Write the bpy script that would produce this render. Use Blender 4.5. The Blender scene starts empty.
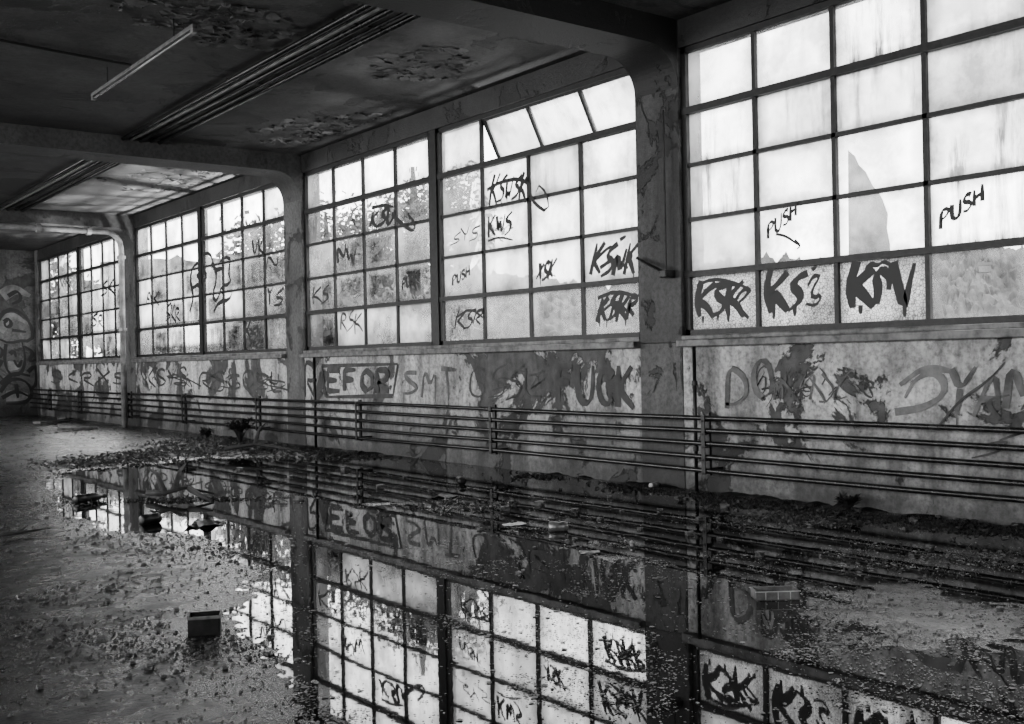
import bpy, bmesh, math, random
import numpy as np
from mathutils import Vector, Matrix, noise
random.seed(7)
C = bpy.context.scene.collection
S = bpy.context.scene

# ------------------------------------------------------------------ camera
F = 1068.0; H = 1.187; D = 7.0
ang = math.atan2(822, F); ALPHA = 0.02; P = 3.4/F
F0 = Vector((math.sin(ang), math.cos(ang), 0)); R0 = Vector((math.cos(ang), -math.sin(ang), 0)); Z = Vector((0, 0, 1))
fwd = F0*math.cos(P)-Z*math.sin(P); up0 = F0*math.sin(P)+Z*math.cos(P)
rt = R0*math.cos(ALPHA)-up0*math.sin(ALPHA); up = R0*math.sin(ALPHA)+up0*math.cos(ALPHA)
CAM = Vector((0, 0, H))
cd = bpy.data.cameras.new('camera'); cam = bpy.data.objects.new('camera', cd); C.objects.link(cam)
cd.sensor_width = 36; cd.lens = 36*F/1024; cd.clip_end = 2000
m = Matrix.Identity(4)
for i in range(3):
    m[i][0] = rt[i]; m[i][1] = up[i]; m[i][2] = -fwd[i]; m[i][3] = CAM[i]
cam.matrix_world = m
S.camera = cam

def ray(px, py): return fwd*F+rt*(px-512)+up*(362-py)
def hit(px, py, ax, val):
    d = ray(px, py); t = (val-CAM[ax])/d[ax]; return CAM+d*t
def fl(px, py): return hit(px, py, 2, 0.0)

# ------------------------------------------------------------------ mesh helpers
class MB:
    def __init__(s): s.v = []; s.f = []
    def box(s, x0, x1, y0, y1, z0, z1):
        b = len(s.v)
        s.v += [(x, y, z) for z in (z0, z1) for y in (y0, y1) for x in (x0, x1)]
        s.f += [tuple(b+i for i in q) for q in ((0, 2, 3, 1), (4, 5, 7, 6), (0, 1, 5, 4), (2, 6, 7, 3), (0, 4, 6, 2), (1, 3, 7, 5))]
    def quad(s, *p):
        b = len(s.v); s.v += [tuple(q) for q in p]; s.f.append(tuple(range(b, b+len(p))))
    def tube(s, pts, r, n=8, cap=True):
        pts = [Vector(p) for p in pts]; b = len(s.v); R = r if hasattr(r, '__len__') else [r]*len(pts)
        ref = Vector((0, 0, 1))
        for i, p in enumerate(pts):
            d = (pts[min(i+1, len(pts)-1)]-pts[max(i-1, 0)]).normalized()
            a = d.cross(ref)
            if a.length < .1: a = d.cross(Vector((1, 0.01, 0)))
            a.normalize(); c = d.cross(a)
            for k in range(n):
                t = 2*math.pi*k/n
                s.v.append(tuple(p+a*math.cos(t)*R[i]+c*math.sin(t)*R[i]))
        for i in range(len(pts)-1):
            for k in range(n):
                s.f.append((b+i*n+k, b+i*n+(k+1) % n, b+(i+1)*n+(k+1) % n, b+(i+1)*n+k))
        if cap:
            s.f.append(tuple(b+k for k in range(n))[::-1]); s.f.append(tuple(b+(len(pts)-1)*n+k for k in range(n)))
    def add(s, verts, faces):
        b = len(s.v); s.v += [tuple(v) for v in verts]; s.f += [tuple(b+i for i in f) for f in faces]
    def build(s, name, mt, parent=None, smooth=False, loc=None, bevel=0):
        me = bpy.data.meshes.new(name); me.from_pydata(s.v, [], s.f); me.update()
        if loc is not None:
            me.transform(Matrix.Translation(-Vector(loc)))
        o = bpy.data.objects.new(name, me); C.objects.link(o); me.materials.append(mt)
        if smooth:
            for p in me.polygons: p.use_smooth = True
        if loc is not None: o.location = loc
        if parent: o.parent = parent
        if bevel:
            b = o.modifiers.new('bevel', 'BEVEL'); b.width = bevel; b.segments = 2
        return o
def tag(o, label=None, cat=None, group=None, kind=None):
    if label: o['label'] = label
    if cat: o['category'] = cat
    if group: o['group'] = group
    if kind: o['kind'] = kind
    return o
def empty(name, loc=(0, 0, 0), rz=0):
    o = bpy.data.objects.new(name, None); C.objects.link(o); o.location = loc; o.rotation_euler = (0, 0, rz); o.empty_display_size = .1
    return o

# ------------------------------------------------------------------ materials
def nm(name):
    mt = bpy.data.materials.new(name); mt.use_nodes = True
    nt = mt.node_tree; b = nt.nodes['Principled BSDF']
    return mt, nt, b
def N(nt, t, **k):
    n = nt.nodes.new(t)
    for a, v in k.items(): setattr(n, a, v)
    return n
def coord(nt, sc=(1, 1, 1)):
    t = N(nt, 'ShaderNodeNewGeometry'); mp = N(nt, 'ShaderNodeMapping'); mp.inputs['Scale'].default_value = sc
    nt.links.new(t.outputs['Position'], mp.inputs['Vector']); return mp.outputs[0]
def noi(nt, vec, scale, detail=8, rough=.6, dist=0):
    n = N(nt, 'ShaderNodeTexNoise'); n.inputs['Scale'].default_value = scale; n.inputs['Detail'].default_value = detail
    n.inputs['Roughness'].default_value = rough; n.inputs['Distortion'].default_value = dist
    nt.links.new(vec, n.inputs['Vector']); return n.outputs['Fac']
def ramp(nt, f, stops):
    r = N(nt, 'ShaderNodeValToRGB'); e = r.color_ramp.elements
    while len(e) < len(stops): e.new(.5)
    for i, (p, v) in enumerate(stops): e[i].position = p; e[i].color = (v, v, v, 1)
    nt.links.new(f, r.inputs[0]); return r.outputs[0]
def mix(nt, fac, a, b, mode='MIX'):
    n = N(nt, 'ShaderNodeMix', data_type='RGBA', blend_type=mode)
    for s, v in ((n.inputs[0], fac), (n.inputs[6], a), (n.inputs[7], b)):
        if isinstance(v, (int, float)): s.default_value = v if s.type == 'VALUE' else (v, v, v, 1)
        else: nt.links.new(v, s)
    return n.outputs[2]
def mth(nt, op, a, b=0.0):
    n = N(nt, 'ShaderNodeMath', operation=op)
    for s, v in ((n.inputs[0], a), (n.inputs[1], b)):
        if isinstance(v, (int, float)): s.default_value = v
        else: nt.links.new(v, s)
    return n.outputs[0]
def bump(nt, b, h, st=.5, dist=.02):
    n = N(nt, 'ShaderNodeBump'); n.inputs['Strength'].default_value = st; n.inputs['Distance'].default_value = dist
    nt.links.new(h, n.inputs['Height']); nt.links.new(n.outputs[0], b.inputs['Normal'])
def simple(name, lo, hi, scale=6, rough=.6, metal=0, bst=.3):
    mt, nt, b = nm(name); v = coord(nt)
    f = noi(nt, v, scale); nt.links.new(ramp(nt, f, [(.35, lo), (.65, hi)]), b.inputs['Base Color'])
    b.inputs['Roughness'].default_value = rough; b.inputs['Metallic'].default_value = metal
    if bst: bump(nt, b, noi(nt, v, scale*5), bst, .005)
    return mt
def wallmat(name, dark, light, thr=.5, streak=.5, scale=1.1, blot=.45):
    mt, nt, b = nm(name); v = coord(nt)
    base = ramp(nt, noi(nt, v, 1.3, 10, .65), [(.32, light*blot), (.5, light*.7), (.66, light)])
    fine = ramp(nt, noi(nt, v, 22, 6, .7), [(.35, .4), (.58, 1)])
    base = mix(nt, 1.0, base, fine, 'MULTIPLY')
    pm = noi(nt, v, scale, 14, .68, .6)
    peel = ramp(nt, pm, [(thr, 0), (thr+.012, 1)])
    under = ramp(nt, noi(nt, v, 9, 6, .6), [(.35, dark*.5), (.65, dark*1.6)])
    c = mix(nt, peel, base, under)
    edge = ramp(nt, pm, [(thr-.012, 1), (thr+.0, .2), (thr+.02, 1)])
    c = mix(nt, .9, c, edge, 'MULTIPLY')
    sv = coord(nt, (3, 3, .45))
    st = ramp(nt, noi(nt, sv, 1.1, 10, .65), [(.46, 1), (.64, 1-streak)])
    c = mix(nt, 1.0, c, st, 'MULTIPLY')
    # grime rising from the floor
    gx = N(nt, 'ShaderNodeSeparateXYZ'); nt.links.new(v, gx.inputs[0])
    lowg = ramp(nt, mth(nt, 'ADD', mth(nt, 'MULTIPLY', gx.outputs[2], .55), mth(nt, 'MULTIPLY', noi(nt, v, 3, 8, .7), .5)), [(.30, .15), (.70, 1)])
    c = mix(nt, 1.0, c, lowg, 'MULTIPLY')
    nt.links.new(c, b.inputs['Base Color']); b.inputs['Roughness'].default_value = .6
    hh = mix(nt, .5, peel, noi(nt, v, 30, 8, .7))
    n = N(nt, 'ShaderNodeBump'); n.invert = True; n.inputs['Strength'].default_value = .9; n.inputs['Distance'].default_value = .015
    nt.links.new(hh, n.inputs['Height']); nt.links.new(n.outputs[0], b.inputs['Normal'])
    return mt
M = {}
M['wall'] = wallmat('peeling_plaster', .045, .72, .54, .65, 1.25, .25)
M['lintel'] = wallmat('dark_lintel_plaster', .006, .028, .53, .5, 1.25, .3)  # much darker than the plaster under the windows
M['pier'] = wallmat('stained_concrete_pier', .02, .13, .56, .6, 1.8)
M['darkpier'] = wallmat('shaded_concrete_pier', .008, .065, .55, .7, 1.8)  # darker copy of the pier concrete, shade painted onto the near upper piers
M['endwall'] = wallmat('end_wall_plaster', .03, .13, .53, .5, .8)
M['ceiling'] = wallmat('stained_ceiling_paint', .008, .062, .555, .5, .8, .3)
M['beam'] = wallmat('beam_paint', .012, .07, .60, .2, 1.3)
M['shadebeam'] = wallmat('shaded_beam_paint', .0012, .003, .60, .2, 1.3)  # near-black copy of the beam paint, shade put into the colour
M['frame'] = simple('rusted_steel_frame', .003, .014, 20, .5, .3)
M['sill'] = simple('dirty_sill_concrete', .02, .16, 8, .5)
M['pipe'] = simple('rusty_pipe_paint', .006, .035, 12, .22, .5)
M['palepipe'] = simple('pale_pipe_paint', .12, .3, 6, .4, .2)
M['tag'] = simple('black_marker_paint', .002, .004, 8, .6, 0, 0)
M['faint'] = simple('faded_spray_paint', .07, .20, 5, .7, 0, 0)
M['faint2'] = simple('dark_spray_paint', .03, .13, 7, .7, 0, 0)
M['spray'] = simple('black_spray_paint', .012, .05, 9, .7, 0, 0)
M['dark'] = simple('dark_metal', .006, .02, 15, .4, .6)
M['tin'] = simple('dented_tin', .1, .3, 15, .35, .7)
M['white'] = simple('dirty_white_plastic', .2, .5, 20, .4)
M['wood'] = simple('weathered_wood', .04, .14, 12, .7)
M['leaf'] = simple('leaf_green_grey', .003, .010, 3, .7, 0, 0)
M['bark'] = simple('bark', .006, .02, 8, .8)
M['stone'] = simple('broken_concrete', .006, .08, 14, .5)
M['litter'] = simple('wet_leaf_litter', .01, .32, 9, .5)
M['darklitter'] = simple('rotting_litter', .003, .035, 30, .3)
M['flake'] = simple('paint_flakes', .008, .12, 5, .7)
M['hill'] = simple('distant_woods', .0008, .045, .10, .95, 0, 0)
M['meadow'] = simple('valley_ground', .003, .05, .08, .95, 0, 0)
M['tube'] = simple('fluorescent_tube_glass', .12, .2, 4, .2, 0, 0)
M['facade'] = simple('sooty_facade', .06, .30, .5, .8, 0, 0)

# floor
mt, nt, b = nm('wet_dirty_concrete'); M['floor'] = mt
v = coord(nt)
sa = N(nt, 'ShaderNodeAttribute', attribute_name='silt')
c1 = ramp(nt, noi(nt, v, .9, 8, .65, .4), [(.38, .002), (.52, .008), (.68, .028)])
silt_lightf = mth(nt, 'MULTIPLY', sa.outputs['Fac'], ramp(nt, noi(nt, v, 2.2, 10, .7), [(.38, .25), (.58, 1)]))
c1 = mix(nt, silt_lightf, c1, .19)
c2 = ramp(nt, noi(nt, v, 60, 6, .7), [(.38, .35), (.52, .9), (.66, 1.7)])
c = mix(nt, 1, c1, c2, 'MULTIPLY')
sp = N(nt, 'ShaderNodeTexVoronoi'); sp.inputs['Scale'].default_value = 70; nt.links.new(v, sp.inputs['Vector'])
spk = ramp(nt, sp.outputs['Distance'], [(.1, 1), (.2, 0)])
spm = mth(nt, 'MULTIPLY', spk, ramp(nt, noi(nt, v, 2.2, 5, .6), [(.5, .0), (.62, .7)]))
c = mix(nt, spm, c, .12)
sx = N(nt, 'ShaderNodeSeparateXYZ'); nt.links.new(v, sx.inputs[0])
wet = ramp(nt, mth(nt, 'ADD', mth(nt, 'MULTIPLY', sx.outputs[2], 30.0), mth(nt, 'MULTIPLY', noi(nt, v, 7, 6, .7), .55)), [(.30, 0), (.75, 1)])
c = mix(nt, 1, c, mix(nt, wet, .5, 1.0), 'MULTIPLY')
nt.links.new(c, b.inputs['Base Color'])
rg = ramp(nt, noi(nt, v, 1.8, 9, .7), [(.38, .4), (.62, .85)])
nt.links.new(mix(nt, wet, .14, rg), b.inputs['Roughness'])
nt.links.new(mix(nt, wet, .5, ramp(nt, noi(nt, v, 1.1, 7, .7), [(.44, .03), (.64, .42)])), b.inputs['Specular IOR Level'])
bump(nt, b, noi(nt, v, 45, 8, .65), .45, .010)
# water
mt, nt, b = nm('puddle_water'); M['water'] = mt
b.inputs['Base Color'].default_value = (.003, .003, .003, 1); b.inputs['Roughness'].default_value = .018
b.inputs['IOR'].default_value = 1.45
v = coord(nt); bump(nt, b, noi(nt, v, 3.0, 3, .5), .02, .02)

# glass
mt, nt, b = nm('grimy_window_glass'); M['glass'] = mt
nt.nodes.remove(b); out = nt.nodes['Material Output']
at = N(nt, 'ShaderNodeAttribute', attribute_name='pane'); sepc = N(nt, 'ShaderNodeSeparateColor'); nt.links.new(at.outputs['Color'], sepc.inputs[0])
uvn = N(nt, 'ShaderNodeUVMap'); su = N(nt, 'ShaderNodeSeparateXYZ'); nt.links.new(uvn.outputs[0], su.inputs[0])
def edgef(o_): return mth(nt, 'SUBTRACT', .5, mth(nt, 'ABSOLUTE', mth(nt, 'SUBTRACT', o_, .5)))
ed = mth(nt, 'MINIMUM', edgef(su.outputs[0]), edgef(su.outputs[1]))
v = coord(nt); sv = coord(nt, (4, 4, .5))
edn = mth(nt, 'ADD', ed, mth(nt, 'MULTIPLY', noi(nt, v, 9, 6, .7), .14))
grime = ramp(nt, edn, [(.06, 1), (.12, .55), (.27, 0)])  # edge grime that also paints a vignette into each pane
st = ramp(nt, noi(nt, sv, 1.6, 12, .7), [(.50, 0), (.68, 1)])
cl = ramp(nt, noi(nt, v, 1.6, 8, .65), [(.4, 0), (.65, .5)])
sd_ = mth(nt, 'MULTIPLY', st, sepc.outputs[2])
dirt = mth(nt, 'ADD', sepc.outputs[0], mth(nt, 'ADD', mth(nt, 'MULTIPLY', sd_, .6), mth(nt, 'ADD', mth(nt, 'MULTIPLY', cl, .25), mth(nt, 'MULTIPLY', grime, .5))))
cl2 = N(nt, 'ShaderNodeClamp'); nt.links.new(dirt, cl2.inputs[0]); cl2.inputs[2].default_value = .97
tr = N(nt, 'ShaderNodeBsdfTransparent')
film = mix(nt, 1, mix(nt, grime, .92, .28), ramp(nt, noi(nt, v, 1.9, 9, .65), [(.40, 1), (.62, .40)]), 'MULTIPLY')
nt.links.new(film, tr.inputs[0])
tl = N(nt, 'ShaderNodeBsdfTranslucent')
vo = N(nt, 'ShaderNodeTexVoronoi', feature='DISTANCE_TO_EDGE'); vo.inputs['Scale'].default_value = 42; nt.links.new(v, vo.inputs['Vector'])
wire = mix(nt, sepc.outputs[1], 1.0, ramp(nt, vo.outputs[0], [(.03, .2), (.12, .75)]))
tc = mix(nt, sd_, .66, .10)
tc = mix(nt, mth(nt, 'MULTIPLY', grime, .8), tc, .04)
tc = mix(nt, 1, tc, ramp(nt, noi(nt, v, 1.5, 9, .65), [(.36, 1), (.64, .25)]), 'MULTIPLY')
tc = mix(nt, 1, tc, ramp(nt, su.outputs[1], [(0, .5), (.55, 1)]), 'MULTIPLY')
tc = mix(nt, 1, tc, wire, 'MULTIPLY')
nt.links.new(tc, tl.inputs[0])
mx = N(nt, 'ShaderNodeMixShader'); nt.links.new(cl2.outputs[0], mx.inputs[0]); nt.links.new(tr.outputs[0], mx.inputs[1]); nt.links.new(tl.outputs[0], mx.inputs[2])
nt.links.new(mx.outputs[0], out.inputs[0])

# ------------------------------------------------------------------ setting
CE = 4.15; BB = 3.9; XL = -6.0; YB = -7.9; YE = 28.75; PX = 6.95
SILL = 1.36; TOP = 3.90
bays = [(21.77, 28.5), (14.47, 21.2), (7.09, 13.9), (-.18, 6.56), (-7.5, -.75)]
gaps = [(28.5, 28.75), (21.2, 21.77), (13.9, 14.47), (6.56, 7.09), (-.75, -.18)]
w = MB(); w.box(6.96, 7.25, YB, YE, -.1, 1.26)
wall = tag(w.build('wall_right', M['wall']), kind='structure', label='long window wall of peeling plaster under the steel windows')
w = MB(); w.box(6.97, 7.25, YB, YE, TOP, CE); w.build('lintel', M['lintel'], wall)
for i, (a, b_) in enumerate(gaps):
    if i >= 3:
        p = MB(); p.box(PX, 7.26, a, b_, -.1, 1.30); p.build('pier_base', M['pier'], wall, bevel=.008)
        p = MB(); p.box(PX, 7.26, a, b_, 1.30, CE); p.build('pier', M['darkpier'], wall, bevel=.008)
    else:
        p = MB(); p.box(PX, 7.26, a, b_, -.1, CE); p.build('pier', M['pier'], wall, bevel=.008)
for a, b_ in bays:
    p = MB(); p.box(6.87, 7.12, a, b_, 1.26, 1.32); p.box(6.94, 7.16, a, b_, 1.32, 1.36); p.build('sill', M['sill'], wall, bevel=.008)
e = MB(); e.box(XL-.2, 7.25, YE, YE+.25, -.1, CE+.1); tag(e.build('wall_back', M['endwall']), kind='structure', label='far end wall with painted swirls')
e = MB(); e.box(XL-.2, 7.25, YB-.25, YB, -.1, CE+.1); tag(e.build('wall_front', M['endwall']), kind='structure', label='end wall behind the viewer')
opn = [(.5, 3.85), (.9, 3.85), (1.3, 3.4), (1.3, 3.4), (1.7, 3.0)]
e = MB()
for (a, b_), (z0, z1) in zip(bays, opn): e.box(XL-.25, XL, a, b_, -.1, z0); e.box(XL-.25, XL, a, b_, z1, CE)
for a, b_ in gaps: e.box(XL-.25, XL, a, b_, -.1, CE)
tag(e.build('wall_left', M['endwall']), kind='structure', label='opposite wall with wide open window bays')
e = MB(); e.box(XL-.2, 7.3, YB-.2, YE+.2, CE, CE+.25)
ceil = tag(e.build('ceiling', M['ceiling']), kind='structure', label='stained low concrete ceiling')
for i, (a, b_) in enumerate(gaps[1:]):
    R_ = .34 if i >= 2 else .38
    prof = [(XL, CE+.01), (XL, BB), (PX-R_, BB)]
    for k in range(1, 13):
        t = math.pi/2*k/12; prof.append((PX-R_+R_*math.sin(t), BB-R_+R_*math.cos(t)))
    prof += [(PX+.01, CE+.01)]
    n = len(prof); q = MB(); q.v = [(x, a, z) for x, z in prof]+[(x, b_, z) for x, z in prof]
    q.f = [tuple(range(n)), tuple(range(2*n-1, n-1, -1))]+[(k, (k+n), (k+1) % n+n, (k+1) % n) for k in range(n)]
    q.build('beam', M['shadebeam'] if i >= 2 else M['beam'], ceil)

# windows
rows = [SILL, 1.90, 2.38, 2.86, 3.34, TOP]
def set_pane(me, vals):
    ca = me.color_attributes.new('pane', 'FLOAT_COLOR', 'CORNER'); uv = me.uv_layers.new(name='UVMap')
    for p in me.polygons:
        for j, li in enumerate(p.loop_indices):
            ca.data[li].color = (*vals[p.index], 1); uv.data[li].uv = ((0, 0), (1, 0), (1, 1), (0, 1))[j]
wins = []
def window(n, ya, yb, openv=False, base=.35, drip=.6, wired=0, clear=()):
    root = tag(empty('window_%d' % n, (7.03, (ya+yb)/2, SILL)), kind='structure')
    pr = root.location.copy()
    def bl(mb, name, mt_, parent=None, **k):
        o = mb.build(name, mt_, **k)
        o.data.transform(Matrix.Translation(-pr)); o.parent = parent or root; return o
    f = MB(); x0, x1 = 7.0, 7.07
    f.box(x0, x1, ya, ya+.055, SILL, TOP); f.box(x0, x1, yb-.055, yb, SILL, TOP)
    f.box(x0, x1, ya, yb, SILL, SILL+.05); f.box(x0, x1, ya, yb, TOP-.05, TOP)
    f.box(x0-.01, x1, ya, yb, 1.875, 1.925); f.box(x0-.01, x1, ya, yb, 3.31, 3.37)
    bl(f, 'window_frame', M['frame'])
    ws = (yb-ya-.06)/4; ys = [ya+.03+ws*k for k in range(5)]
    g = MB()
    for z in rows[2:4]: g.box(7.01, 7.05, ya, yb, z-.017, z+.017)
    for y in ys[1:4]: g.box(7.01, 7.05, y-.019, y+.019, SILL, 3.34 if openv else TOP)
    if openv: g.box(7.01, 7.05, ys[3]-.019, ys[3]+.019, 3.34, TOP)
    bl(g, 'glazing_bars', M['frame'])
    gl = MB(); vals = []
    for r in range(5):
        for k in range(4):
            if openv and r == 4 and k < 3: continue
            gl.quad((7.04, ys[k], rows[r]), (7.04, ys[k+1], rows[r]), (7.04, ys[k+1], rows[r+1]), (7.04, ys[k], rows[r+1]))
            d = base+random.uniform(-.2, .3); wr = wired if r == 0 else 0; dp = drip*random.uniform(.0, .6)
            if random.random() < .25: d += .4
            if random.random() < .25: dp = drip*1.1
            if r == 0: d += .35 if wired else .0
            if (r, k) in clear: d, wr, dp = (-.4 if r == 0 else .1), 0, .1
            vals.append((d if (r, k) in clear else max(-.08, d), wr, dp))
    o = bl(gl, 'glass', M['glass']); set_pane(o.data, vals)
    if openv:   # top-hung vent swung outward
        a = math.radians(27); L = .53; ya2, yb2 = ya+.04, ys[3]-.02
        def P2(y, t, off=0): return (7.03+math.sin(a)*t+math.cos(a)*off, y, TOP-.03-math.cos(a)*t+math.sin(a)*off)
        fr = MB()
        def bar(yA, yB, tA, tB):
            fr.add([P2(y, t, o_) for o_ in (-.02, .02) for t in (tA, tB) for y in (yA, yB)],
                   [(0, 1, 3, 2), (4, 6, 7, 5), (0, 4, 5, 1), (2, 3, 7, 6), (0, 2, 6, 4), (1, 5, 7, 3)])
        bar(ya2, yb2, 0, .04); bar(ya2, yb2, L-.04, L)
        for y in (ya2, ys[1], ys[2], yb2-.04): bar(y, y+.04, 0, L)
        s_ = bl(fr, 'vent_sash', M['frame'])
        gp = MB(); gp.quad(P2(ya2, 0), P2(yb2, 0), P2(yb2, L), P2(ya2, L)); o = bl(gp, 'vent_glass', M['glass'], parent=s_); set_pane(o.data, [(.35, 0, .4)])
    wins.append((ya, yb, root, ys))
n = 1
for bi, (a, b_) in enumerate(bays):
    mid = (a+b_)/2; pw = .07
    if bi == 3: mid = 3.36
    if bi == 2: mid = 10.535
    prm = [(.0, .6, 0), (-.06, .5, 0), (-.06, .5, 0), (.34, 1.0, 1), (.4, .8, 0)][bi]
    window(n, mid+pw, b_, False, *prm, clear=((0, 0), (1, 1), (2, 1), (1, 2)) if bi == 3 else ()); n += 1
    prm2 = prm if bi != 2 else (.16, .9, 0)
    window(n, a, mid-pw, bi == 2, *prm2); n += 1
    p = MB(); p.box(6.98, 7.12, mid-pw, mid+pw, SILL, TOP); p.build('mullion_post', M['frame'], wall)

# ------------------------------------------------------------------ writing
FONT = {
 'P': [[(0, 0), (0, 1), (.6, 1), (.75, .8), (.6, .55), (0, .5)]], 'U': [[(0, 1), (0, .25), (.25, 0), (.55, 0), (.8, .25), (.8, 1)]],
 'S': [[(.75, .85), (.45, 1), (.1, .88), (.1, .62), (.7, .42), (.75, .15), (.4, 0), (0, .12)]], 'H': [[(0, 0), (0, 1)], [(.75, 0), (.75, 1)], [(0, .5), (.75, .52)]],
 'K': [[(0, -.05), (.02, 1.05)], [(.75, 1.05), (.05, .5), (.85, -.05)]], 'N': [[(0, 0), (0, 1), (.7, 0), (.75, 1)]], 'W': [[(0, 1), (.2, 0), (.42, .6), (.62, 0), (.85, 1)]],
 'F': [[(0, 0), (0, 1), (.75, 1)], [(0, .55), (.6, .55)]], 'C': [[(.8, .82), (.5, 1), (.15, .85), (0, .5), (.15, .12), (.5, 0), (.8, .15)]],
 'E': [[(.75, 1), (0, 1), (0, 0), (.75, 0)], [(0, .5), (.6, .5)]], 'O': [[(.4, 0), (.05, .25), (.05, .75), (.4, 1), (.75, .75), (.75, .25), (.4, 0)]],
 'R': [[(0, 0), (0, 1), (.6, 1), (.75, .78), (.6, .52), (0, .5), (.75, 0)]], 'D': [[(0, 0), (0, 1), (.5, .95), (.78, .6), (.7, .2), (.4, 0), (0, 0)]],
 'Y': [[(0, 1), (.4, .5), (.8, 1)], [(.4, .5), (.35, 0)]], 'A': [[(0, 0), (.4, 1), (.8, 0)], [(.15, .35), (.65, .35)]],
 'X': [[(0, 1), (.8, 0)], [(.8, 1), (0, 0)]], 'V': [[(0, 1), (.35, 0), (.8, 1)]], 'L': [[(0, 1), (0, 0), (.7, 0)]], 'M': [[(0, 0), (.08, 1), (.4, .35), (.72, 1), (.8, 0)]],
 'T': [[(0, 1), (.85, 1)], [(.4, 1), (.42, 0)]],
 'G': [[(.8, .85), (.4, 1), (0, .6), (.1, .1), (.5, 0), (.8, .2), (.8, .45), (.45, .45)]],
 '.': [[(.2, .0), (.28, .04)]], 'Z': [[(0, 1), (.8, 1), (.05, 0), (.8, 0)]],
 'k': [[(.1, 1.15), (-.05, .5), (.05, -.15)], [(.9, 1.1), (.3, .6), (.0, .5), (.5, .3), (1.05, -.1)]],
 's': [[(.95, 1.1), (.3, .85), (.15, .6), (.8, .45), (.7, .1), (-.1, -.05)]],
 'w': [[(-.05, 1.05), (.15, .0), (.4, .95), (.6, .0), (1.0, 1.1)]],
}
def smooth(pts, it=2):
    for _ in range(it):
        q = [pts[0]]
        for a, b2 in zip(pts, pts[1:]):
            q.append((a[0]*.75+b2[0]*.25, a[1]*.75+b2[1]*.25)); q.append((a[0]*.25+b2[0]*.75, a[1]*.25+b2[1]*.75))
        q.append(pts[-1]); pts = q
    return pts
def resample(pts, n_=14):
    pts = [Vector(p) for p in pts]; L = [0]
    for a, b2 in zip(pts, pts[1:]): L.append(L[-1]+(b2-a).length)
    out_ = []
    for k in range(n_):
        t = L[-1]*k/(n_-1); i = 0
        while i < len(L)-2 and L[i+1] < t: i += 1
        s_ = (t-L[i])/max(1e-9, L[i+1]-L[i]); out_.append(pts[i].lerp(pts[i+1], s_))
    return out_
SC = [0]
def stroke(mb, pts, w, X, ax=0):
    SC[0] = (SC[0]+1) % 24; X = X-SC[0]*.0003
    pts = resample(pts, 18)
    n_ = len(pts); L = []; R = []
    a0 = random.uniform(.5, 1.1)
    for i in range(n_):
        a = pts[max(i-1, 0)]; c_ = pts[min(i+1, n_-1)]; d = (c_-a)
        if d.length < 1e-6: d = Vector((1, 0))
        d.normalize(); nn = Vector((-d.y, d.x)); cal = abs(math.sin(math.atan2(d.y, d.x)+a0))
        ww = w*(.25+.35*cal)*(1-.5*(i/(n_-1))**3)
        L.append(pts[i]+nn*ww); R.append(pts[i]-nn*ww)
    def W3(p): return (X, p.x, p.y) if ax == 0 else (p.x, X, p.y)
    bq = len(mb.v); mb.v += [W3(p) for q in zip(L, R) for p in q]
    for i in range(n_-1): mb.f.append((bq+2*i, bq+2*i+1, bq+2*i+3, bq+2*i+2))
def to_plane(p, X, ax=0):
    h_ = hit(p[0], p[1], ax, X); return (h_[1-ax], h_[2])
def text(mb, s, x0, y0, x1, y1, h_, w, X=7.0, jit=.06, sm=1, ax=0, slant=0):
    n_ = len(s)
    for i, ch in enumerate(s):
        dh = random.uniform(-jit, jit); hk = 1+random.uniform(-1, 1.5)*jit
        for pl in FONT.get(ch, []):
            pts = []
            for (u, v_) in pl:
                u2 = (i+u*(.9+jit)+random.uniform(-jit, jit)*.7)/n_; v2 = v_*hk+dh+random.uniform(-jit, jit)
                pts.append((x0+(x1-x0)*u2+slant*h_*v2, y0+(y1-y0)*u2-h_*v2))
            pts = smooth(pts, sm)
            stroke(mb, [to_plane(p, X, ax) for p in pts], w, X, ax)
            if jit > .07 and random.random() < .35:     # run of wet paint
                q = pts[-1]; stroke(mb, [to_plane(q, X, ax), to_plane((q[0], q[1]+h_*random.uniform(.15, .4)), X, ax)], w*.3, X, ax)
def line(mb, pts, w, X=7.0, ax=0, sm=2):
    stroke(mb, [to_plane(p, X, ax) for p in smooth(pts, sm)], w, X, ax)
GX = 6.998
def win_of(px, py):
    y = hit(px, py, 0, 7.0)[1]
    for a, b2, r, ys in wins:
        if a-.1 <= y <= b2+.1: return r
def glass_tag(px, py, fn):
    mb = MB(); fn(mb); r = win_of(px, py)
    o = mb.build('graffiti_tag', M['tag']); o.data.transform(Matrix.Translation(-r.location)); o.parent = r
T = lambda px, py, *a, **k: glass_tag(px, py, lambda mb: text(mb, *a, X=GX, **k))
def G(px, py, w_, *qs): glass_tag(px, py, lambda mb: [line(mb, q, w_, GX, sm=1) for q in qs])
# nearest bay
T(783, 225, 'PUSH', 768, 239, 798, 214, 15, .030, jit=.04)
G(790, 240, .020, [(776, 234), (786, 236), (796, 243), (800, 246)], [(795, 240), (801, 246), (797, 249)])
T(962, 210, 'PUSH', 941, 228, 986, 200, 17, .033, jit=.04)
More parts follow.
